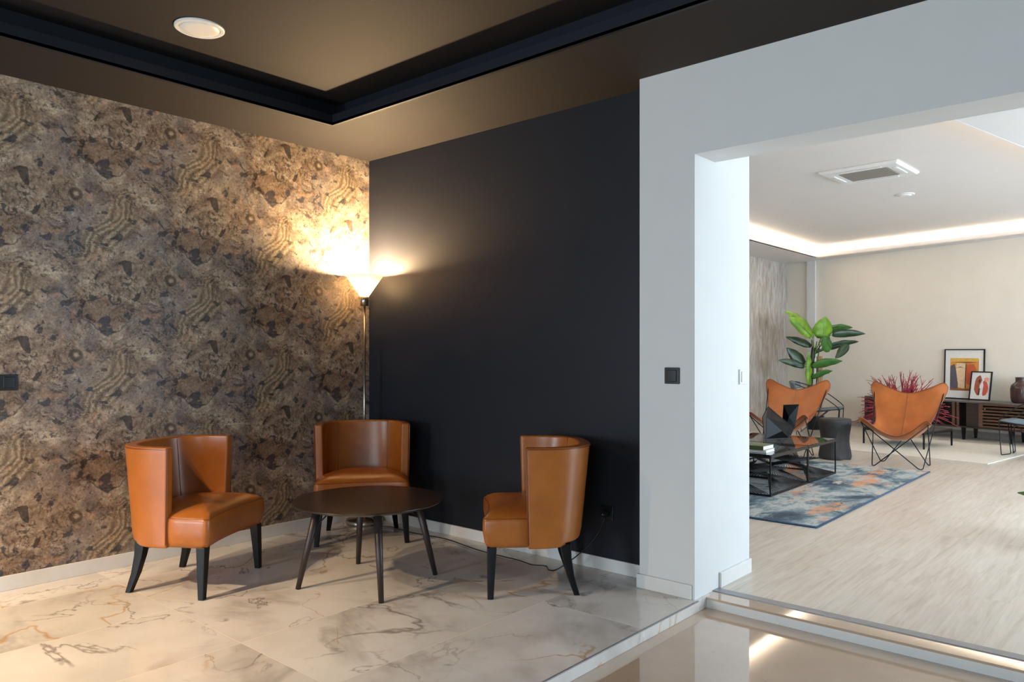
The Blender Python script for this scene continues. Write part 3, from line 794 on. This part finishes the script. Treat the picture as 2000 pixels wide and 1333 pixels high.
# ------------------------------------------------------------------ low table, vase, red twigs
t = thing('low_table', 'low square table on thin black legs standing on the cream rug', 'table', (1.91, 7.52, .010), R(-14))
b = BM(); box(b, -.41, .41, -.37, .37, .205, .225); bev(obj('tabletop', b, M['darkwalnut'], t), .003)
b = BM(); box(b, -.41, .41, -.37, -.352, .187, .205); box(b, -.41, .41, .352, .37, .187, .205); box(b, -.41, -.392, -.352, .352, .187, .205); box(b, .392, .41, -.352, .352, .187, .205); obj('frame', b, M['black'], t)
for sx in (-1, 1):
    for sy in (-1, 1):
        b = BM(); box(b, sx*.401-.009, sx*.401+.009, sy*.361-.009, sy*.361+.009, 0, .188); obj('leg', b, M['black'], t)
t = thing('twig_vase', 'big bunch of crimson twigs in a dark vase behind the butterfly chair', 'vase', (1.86, 7.48, .2355))
b = BM(); lathe(b, [(.07, 0), (.10, .03), (.115, .10), (.10, .17), (.075, .21), (.08, .23), (.07, .23), (.06, .2)], seg=40); obj('vase_body', b, M['vase'], t, True)
rnd = random.Random(3)
b = BM()
for i in range(200):
    an = rnd.uniform(0, 2*math.pi); el = rnd.choice([rnd.uniform(.1, .6), rnd.uniform(.45, 1.2), rnd.uniform(.5, 1.35)]); ln = rnd.uniform(.38, .60)
    d = Vector((math.cos(an)*math.cos(el), math.sin(an)*math.cos(el), math.sin(el)))
    p = Vector((d.x*.03, d.y*.03, .20)); pts = [p.copy()]
    droop = rnd.uniform(.0, .09) if el > .6 else rnd.uniform(.04, .16)
    sw = Vector((rnd.uniform(-.04, .04), rnd.uniform(-.04, .04), 0))
    for k in range(1, 7):
        f = k/6; q = p+d*ln*f*1.08+sw*math.sin(f*5)*f; q.z -= droop*3.2*f*f*(1-d.z*.6); q.z = max(q.z, .03); pts.append(q)
    tube(b, pts, .0075, 4, .0035)
    for m_i in range(rnd.randint(2, 4)):
        k = rnd.randint(2, 5); s_ = pts[k]; dd = (pts[k+1]-pts[k]).normalized()+Vector((rnd.uniform(-.8, .8), rnd.uniform(-.8, .8), rnd.uniform(-.4, .8)))
        dd.normalize(); L_ = rnd.uniform(.06, .15)
        e = s_+dd*L_; e.z = max(e.z, .02)
        tube(b, [s_, s_+dd*L_*.5+Vector((0, 0, .012)), e], .004, 4, .002)
obj('twigs', b, M['red'], t, True)

# ------------------------------------------------------------------ sideboard along the slanted wall
wd = math.atan(-.304); ux, uy = math.cos(wd), math.sin(wd)
def along(x, d):      # point on the wall line at X=x, d metres in front of it
    return (x - d*math.sin(-wd), wy(x) - d*math.cos(wd))
sx0, sy0 = along(1.03, .25)
t = thing('sideboard', 'long low dark wood sideboard with slatted door against the rear wall', 'sideboard', (sx0, sy0, 0), wd)
SL, SD, Z0, Z1 = 3.30, .22, .175, .552      # length, half depth
b = BM(); box(b, 0, SL, -SD, SD, Z1-.022, Z1); bev(obj('top', b, M['sidetop'], t), .002)
b = BM()
box(b, 0, SL, -SD, SD, Z0, Z0+.022); box(b, 0, .022, -SD, SD, Z0+.022, Z1-.022); box(b, SL-.022, SL, -SD, SD, Z0+.022, Z1-.022)
box(b, .022, SL-.022, SD-.012, SD, Z0+.022, Z1-.022); box(b, 1.40, 1.422, -SD+.02, SD-.012, Z0+.022, Z1-.022); box(b, 2.55, 2.572, -SD+.02, SD-.012, Z0+.022, Z1-.022)
obj('carcass', b, M['darkwalnut'], t)
b = BM(); box(b, 1.365, 1.40, -SD-.002, -SD+.016, Z0+.022, Z1-.022); box(b, 1.43, 1.455, -SD-.002, -SD+.016, Z0+.022, Z1-.022); obj('door_edge', b, M['walnut'], t)
b = BM(); box(b, 1.56, 1.725, -SD+.004, -SD+.018, Z0+.024, Z1-.024); obj('sliding_panel', b, M['darkwalnut'], t)
for (xa, xb) in ((1.73, 2.48), (2.50, 3.25)):
    b = BM(); box(b, xa, xa+.05, -SD-.006, -SD+.012, Z0+.024, Z1-.024); box(b, xb-.05, xb, -SD-.006, -SD+.012, Z0+.024, Z1-.024)
    K = 8
    for k in range(K):
        z = Z0+.036+(Z1-Z0-.072)*k/(K-1); box(b, xa+.05, xb-.05, -SD-.004, -SD+.010, z-.011, z+.011)
    dr = obj('slatted_door', b, M['walnut'], t)
    b = BM(); lathe(b, [(.008, 0), (.008, .012), (.005, .016)], seg=12); kn = obj('knob', b, M['chrome'], dr, True, (xa+.085, -SD-.004, (Z0+Z1)/2+.09)); kn.rotation_euler = (R(90), 0, 0)
for x in (.12, 1.50, 2.13, 3.18):
    for y in (-SD+.05, SD-.06):
        b = BM(); loft(b, [[(x+dx*s, y+dy*s, z) for dx, dy in ((-1, -1), (1, -1), (1, 1), (-1, 1))] for s, z in ((.014, 0), (.022, Z0+.002))]); obj('leg', b, M['blackwood'], t)

# ------------------------------------------------------------------ leaning framed prints
def picture(label, X, d, wdt, hgt, lean, turn, mat_w, shapes, cols):
    px_, py_ = along(X, d)
    t = thing('framed_print', label, 'picture', (px_, py_, Z1+.001), wd+turn)
    t.rotation_euler = (-lean, 0, wd+turn)
    fr = .016; th = .022
    b = BM(); box(b, -wdt/2, wdt/2, -th, 0, 0, fr); box(b, -wdt/2, wdt/2, -th, 0, hgt-fr, hgt); box(b, -wdt/2, -wdt/2+fr, -th, 0, fr, hgt-fr); box(b, wdt/2-fr, wdt/2, -th, 0, fr, hgt-fr)
    bev(obj('frame', b, M['blackwood'], t), .002, 1)
    b = BM(); box(b, -wdt/2+fr, wdt/2-fr, -.012, -.004, fr, hgt-fr)
    mats = [M['paper']]
    for c in cols: mats.append(plain('print_ink', c, .7, var=.12, nscale=25))
    for i, (mi, pts) in enumerate(shapes):
        n0 = len(b.faces)
        vs = [b.verts.new((-wdt/2+x*wdt, -.0122-.0003*(i+1), y*hgt)) for x, y in pts]
        f = b.faces.new(vs); f.material_index = mi
    me = bpy.data.meshes.new('print'); b.normal_update(); b.to_mesh(me); b.free()
    link('print', me, mats, t)
    return t
def blob(cx, cy, rx, ry, n=14, j=.12, sd=1, a0=0):
    rr = random.Random(sd); return [(cx+rx*math.cos(2*math.pi*i/n+a0)*(1+rr.uniform(-j, j)), cy+ry*math.sin(2*math.pi*i/n+a0)*(1+rr.uniform(-j, j))) for i in range(n)]
ink = [(206, 142, 62), (92, 88, 96), (226, 196, 158), (196, 92, 56), (60, 40, 40), (150, 90, 50), (216, 170, 80)]
picture('large framed abstract print in ochre and grey leaning on the sideboard', 2.285, .045, .575, .74, R(2.2), 0, .1, [
    (1, [(.15, .17), (.85, .17), (.86, .80), (.15, .81)]),
    (2, [(.15, .18), (.34, .18), (.36, .40), (.30, .58), (.26, .70), (.15, .66)]),
    (3, [(.36, .24), (.52, .20), (.53, .73), (.31, .72), (.30, .58)]),
    (4, [(.55, .30), (.74, .28), (.80, .60), (.74, .70), (.56, .70)]),
    (7, [(.16, .74), (.86, .75), (.85, .82), (.17, .82)]),
    (6, [(.16, .735), (.60, .715), (.85, .745), (.60, .75)]),
    (5, [(.525, .22), (.545, .22), (.555, .70), (.535, .70)]),
    (5, [(.30, .62), (.40, .65), (.50, .62), (.40, .635)]),
    (2, [(.78, .30), (.85, .30), (.85, .52), (.81, .50)]),
    (6, [(.15, .17), (.85, .17), (.84, .215), (.16, .21)])], ink)
picture('small framed abstract print in brown and red in front of the larger one', 2.545, .155, .30, .42, R(10), R(-4), .1, [
    (1, blob(.40, .52, .20, .34, sd=4, j=.10)), (2, blob(.70, .42, .16, .26, sd=6, j=.14)),
    (3, [(.46, .50), (.58, .74), (.64, .50), (.60, .16), (.50, .16)]),
    (4, [(.42, .18), (.48, .18), (.50, .40), (.44, .42)]), (4, blob(.44, .66, .05, .07, 8, .2, 9)), (5, blob(.76, .72, .12, .08, 9, .3, 11))],
    [(158, 84, 60), (204, 88, 72), (236, 232, 226), (62, 44, 42), (232, 168, 150)])
# vase on the sideboard
vx, vy = along(3.10, .22)
b = BM(); lathe(b, [(.100, 0), (.122, .02), (.132, .08), (.134, .19), (.124, .24), (.09, .272), (.074, .285), (.072, .335), (.078, .35), (.068, .35), (.062, .29)], seg=56)
tag(obj('vase', b, M['vase'], None, True, (vx, vy, Z1+.001)), 'dark brown glazed vase on the sideboard at the right edge', 'vase')

# ------------------------------------------------------------------ hoop chairs with grey leather (local x = forward)
def make_hoop():
    t = thing('hoop_chair', '', 'chair')
    b = BM()
    hoop = [(.34, .30, .40), (.33, .335, .45), (.10, .37, .62), (-.15, .32, .73), (-.33, .16, .79), (-.37, 0, .80), (-.33, -.16, .79), (-.15, -.32, .73), (.10, -.37, .62), (.33, -.335, .45), (.34, -.30, .40)]
    tube(b, smoothpath(hoop, 6), .007, 8)
    ring_ = [(.36, .28, .41), (.37, 0, .40), (.36, -.28, .41), (.05, -.29, .37), (-.24, -.22, .34), (-.27, 0, .335), (-.24, .22, .34), (.05, .29, .37), (.36, .28, .41)]
    tube(b, rounded(ring_, .08, 5), .007, 8)
    obj('frame', b, M['black'], t, True)
    for s in (1, -1):
        b = BM(); tube(b, rounded([(.36, s*.28, .41), (.34, s*.26, .006), (.30, s*.05, .006), (.33, s*.05, .40)], .02, 3), .006, 8); obj('leg', b, M['black'], t, True)
        b = BM(); tube(b, [(.20, s*.29, .39), (-.24, s*.24, .008), (-.33, s*.16, .79)], .006, 8); obj('leg', b, M['black'], t, True)
    b = BM(); g = []
    for i in range(9):
        row = []
        for j in range(9):
            x = -.26+.63*i/8; y = (-.27+.54*j/8)*(1 if x > 0 else 1+x*.6); z = .345+.065*i/8-.035*(1-((j-4)/4)**2)*math.sin(math.pi*i/8)+.006
            row.append(b.verts.new((x, y, z)))
        g.append(row)
    for i in range(8):
        for j in range(8): b.faces.new((g[i][j], g[i+1][j], g[i+1][j+1], g[i][j+1]))
    o = obj('seat', b, M['bluehide'], t, True); m_ = o.modifiers.new('s', 'SOLIDIFY'); m_.thickness = .014; m_.offset = 0
    b = BM(); g = []
    for i in range(5):
        row = []
        for j in range(13):
            an = R(-42+84*j/12); r = .385-.008*i; z = .800-.030*i-.015*((j-6)/6)**2*(1 if i < 2 else -1)
            row.append(b.verts.new((-r*math.cos(an)+.01, r*math.sin(an), z)))
        g.append(row)
    for i in range(4):
        for j in range(12): b.faces.new((g[i][j], g[i+1][j], g[i+1][j+1], g[i][j+1]))
    o = obj('back_pad', b, M['greyhide'], t, True); m_ = o.modifiers.new('s', 'SOLIDIFY'); m_.thickness = .025; m_.offset = 0
    return t
hp = make_hoop()
for i, (c, an, lab) in enumerate([((.52, 8.05), 12, 'black wire hoop chair with grey leather pads beside the tall plant'),
                                  ((3.42, 7.28), 172, 'black wire hoop chair with blue-grey seat at the right edge')]):
    o = hp if i == 0 else copy_tree(hp)
    o.location = (c[0], c[1], 0 if i == 0 else .010); o.rotation_euler = (0, 0, R(an)); o['label'] = lab; o['group'] = 'wire hoop chairs in the lounge'

# ------------------------------------------------------------------ tall banana plant (local x = picture right, y = away)
t = thing('banana_plant', 'tall green banana plant with two trunks in a black pot', 'plant', (.235, 8.80, 0), R(41.2))
b = BM(); lathe(b, [(.105, 0), (.115, .01), (.145, .21), (.145, .225), (.130, .225), (.125, .19), (.01, .185)], seg=40); obj('pot', b, M['plastic_black'], t, True)
b = BM(); tube(b, smoothpath([(-.05, 0, .19), (-.07, .02, .55), (-.05, 0, .95), (-.02, 0, 1.32)], 6), .048, 12, .028); obj('trunk', b, M['darkwalnut'], t, True)
b = BM(); tube(b, smoothpath([(.04, -.03, .19), (.05, -.03, .5), (.065, -.03, .85), (.075, -.02, 1.18)], 6), .062, 12, .046); obj('trunk', b, M['trunk'], t, True)
def zp(x, y): return ((x-680)*.001178, 1.25+(688-(590+y/7.014))*.00826)
def leaf(base, tip, wdt, m, dy=0, droop=.0, twist=0, root=None):
    """paddle leaf with folded midrib on its own petiole"""
    bx_, bz = zp(*base); tx_, tz = zp(*tip); A = Vector((bx_, dy*.45, bz)); Bv = Vector((tx_, dy, tz))
    d = (Bv-A); L_ = d.length; d.normalize()
    side = d.cross(Vector((0, -1, 0))); side.normalize()
    side = (Matrix.Rotation(twist, 3, d) @ side); nrm = d.cross(side)
    W_ = wdt*.001178/2*1.12; K = 12; bm = BM(); rows = []
    for i in range(K+1):
        f = i/K; wv = W_*max(.02, math.sin(math.pi*min(1, f*.94+.06)**.78))**.75*(1 if f < .98 else .15)
        c = A+d*L_*f; c += Vector((0, 0, 1))*droop*math.sin(math.pi*f)
        ruf = .008*math.sin(f*17+dy*9)
        rows.append([bm.verts.new(c+side*wv+nrm*(.22*wv+ruf)), bm.verts.new(c+side*wv*.5+nrm*.16*wv), bm.verts.new(c), bm.verts.new(c-side*wv*.5+nrm*.16*wv), bm.verts.new(c-side*wv+nrm*(.22*wv-ruf))])
    for r0, r1 in zip(rows, rows[1:]):
        for j in range(4): bm.faces.new((r0[j], r0[j+1], r1[j+1], r1[j]))
    lf = obj('leaf', bm, m, t, True)
    s_ = lf.modifiers.new('s', 'SOLIDIFY'); s_.thickness = .003
    rt = root or (0.0, 0, 1.22)
    mid = (Vector(rt)+A)/2+Vector((0, 0, .03))
    bm = BM(); tube(bm, smoothpath([rt, mid, A, A+d*L_*.55+Vector((0, 0, droop*.95))], 5), .009, 6, .003); obj('petiole', bm, m, lf, True)
LB, LD, LM = M['leafbright'], M['leafdark'], M['leafmid']
leaf((650, 400), (285, 125), 120, LB, .05, .05, .5)
leaf((610, 475), (258, 228), 150, LB, -.22, .04, .2)
leaf((770, 505), (790, 205), 250, LB, -.12, .0, .1)
leaf((850, 400), (1250, 348), 105, LM, .12, .02, .5)
leaf((900, 450), (1320, 440), 100, LD, -.15, .015, .2)
leaf((650, 605), (318, 478), 100, LD, .1, .01, .2)
leaf((860, 650), (680, 485), 190, LM, -.3, .01, .3)
leaf((870, 640), (1345, 540), 95, LD, .15, .015, .35)
leaf((1110, 585), (895, 775), 105, LD, -.2, .0, .2)
leaf((545, 850), (298, 630), 150, LD, .0, .0, .2, (-.04, 0, 1.0))
leaf((525, 890), (150, 800), 90, LD, -.1, .02, .1, (-.05, 0, .95))
leaf((600, 1140), (572, 670), 95, LB, -.1, .0, .2, (-.05, 0, .8))
leaf((615, 880), (975, 810), 110, LM, -.25, .015, .3, (.0, 0, 1.05))
leaf((625, 1040), (860, 940), 80, LM, -.2, .02, .3, (-.02, 0, .9))
for (a_, c_) in (((.0, 0, 1.15), (.03, -.02, 1.42)), ((.05, 0, 1.1), (.09, .02, 1.38)), ((-.02, .02, 1.15), (-.04, .02, 1.45))):
    b = BM(); tube(b, [a_, ((a_[0]+c_[0])/2, .01, (a_[2]+c_[2])/2), c_], .014, 8, .007); obj('stalk', b, LM, t, True)

# small plant whose leaf reaches in at the right edge
t = thing('potted_plant', 'green leaf of a small plant reaching in at the right edge', 'plant', (4.20, 2.35, 0))
b = BM(); lathe(b, [(.08, 0), (.11, .16), (.11, .17), (.095, .17), (.09, .14), (.01, .14)], seg=32); obj('pot', b, M['concrete'], t, True)
for i in range(9):
    an = R(40*i+178); L_ = .36 if i else .375
    b = BM(); rows = []
    for k in range(9):
        f = k/8; wv = .062*math.sin(math.pi*min(1, f*.95+.05)); c = Vector((math.cos(an)*L_*f, math.sin(an)*L_*f, .16+.30*f-.14*f*f))
        sd = Vector((-math.sin(an)*.6, math.cos(an)*.6, .8))
        rows.append([b.verts.new(c+sd*wv), b.verts.new(c-Vector((0, 0, .006))), b.verts.new(c-sd*wv)])
    for r0, r1 in zip(rows, rows[1:]):
        for j in range(2): b.faces.new((r0[j], r0[j+1], r1[j+1], r1[j]))
    o = obj('leaf', b, LM, t, True); s_ = o.modifiers.new('s', 'SOLIDIFY'); s_.thickness = .002
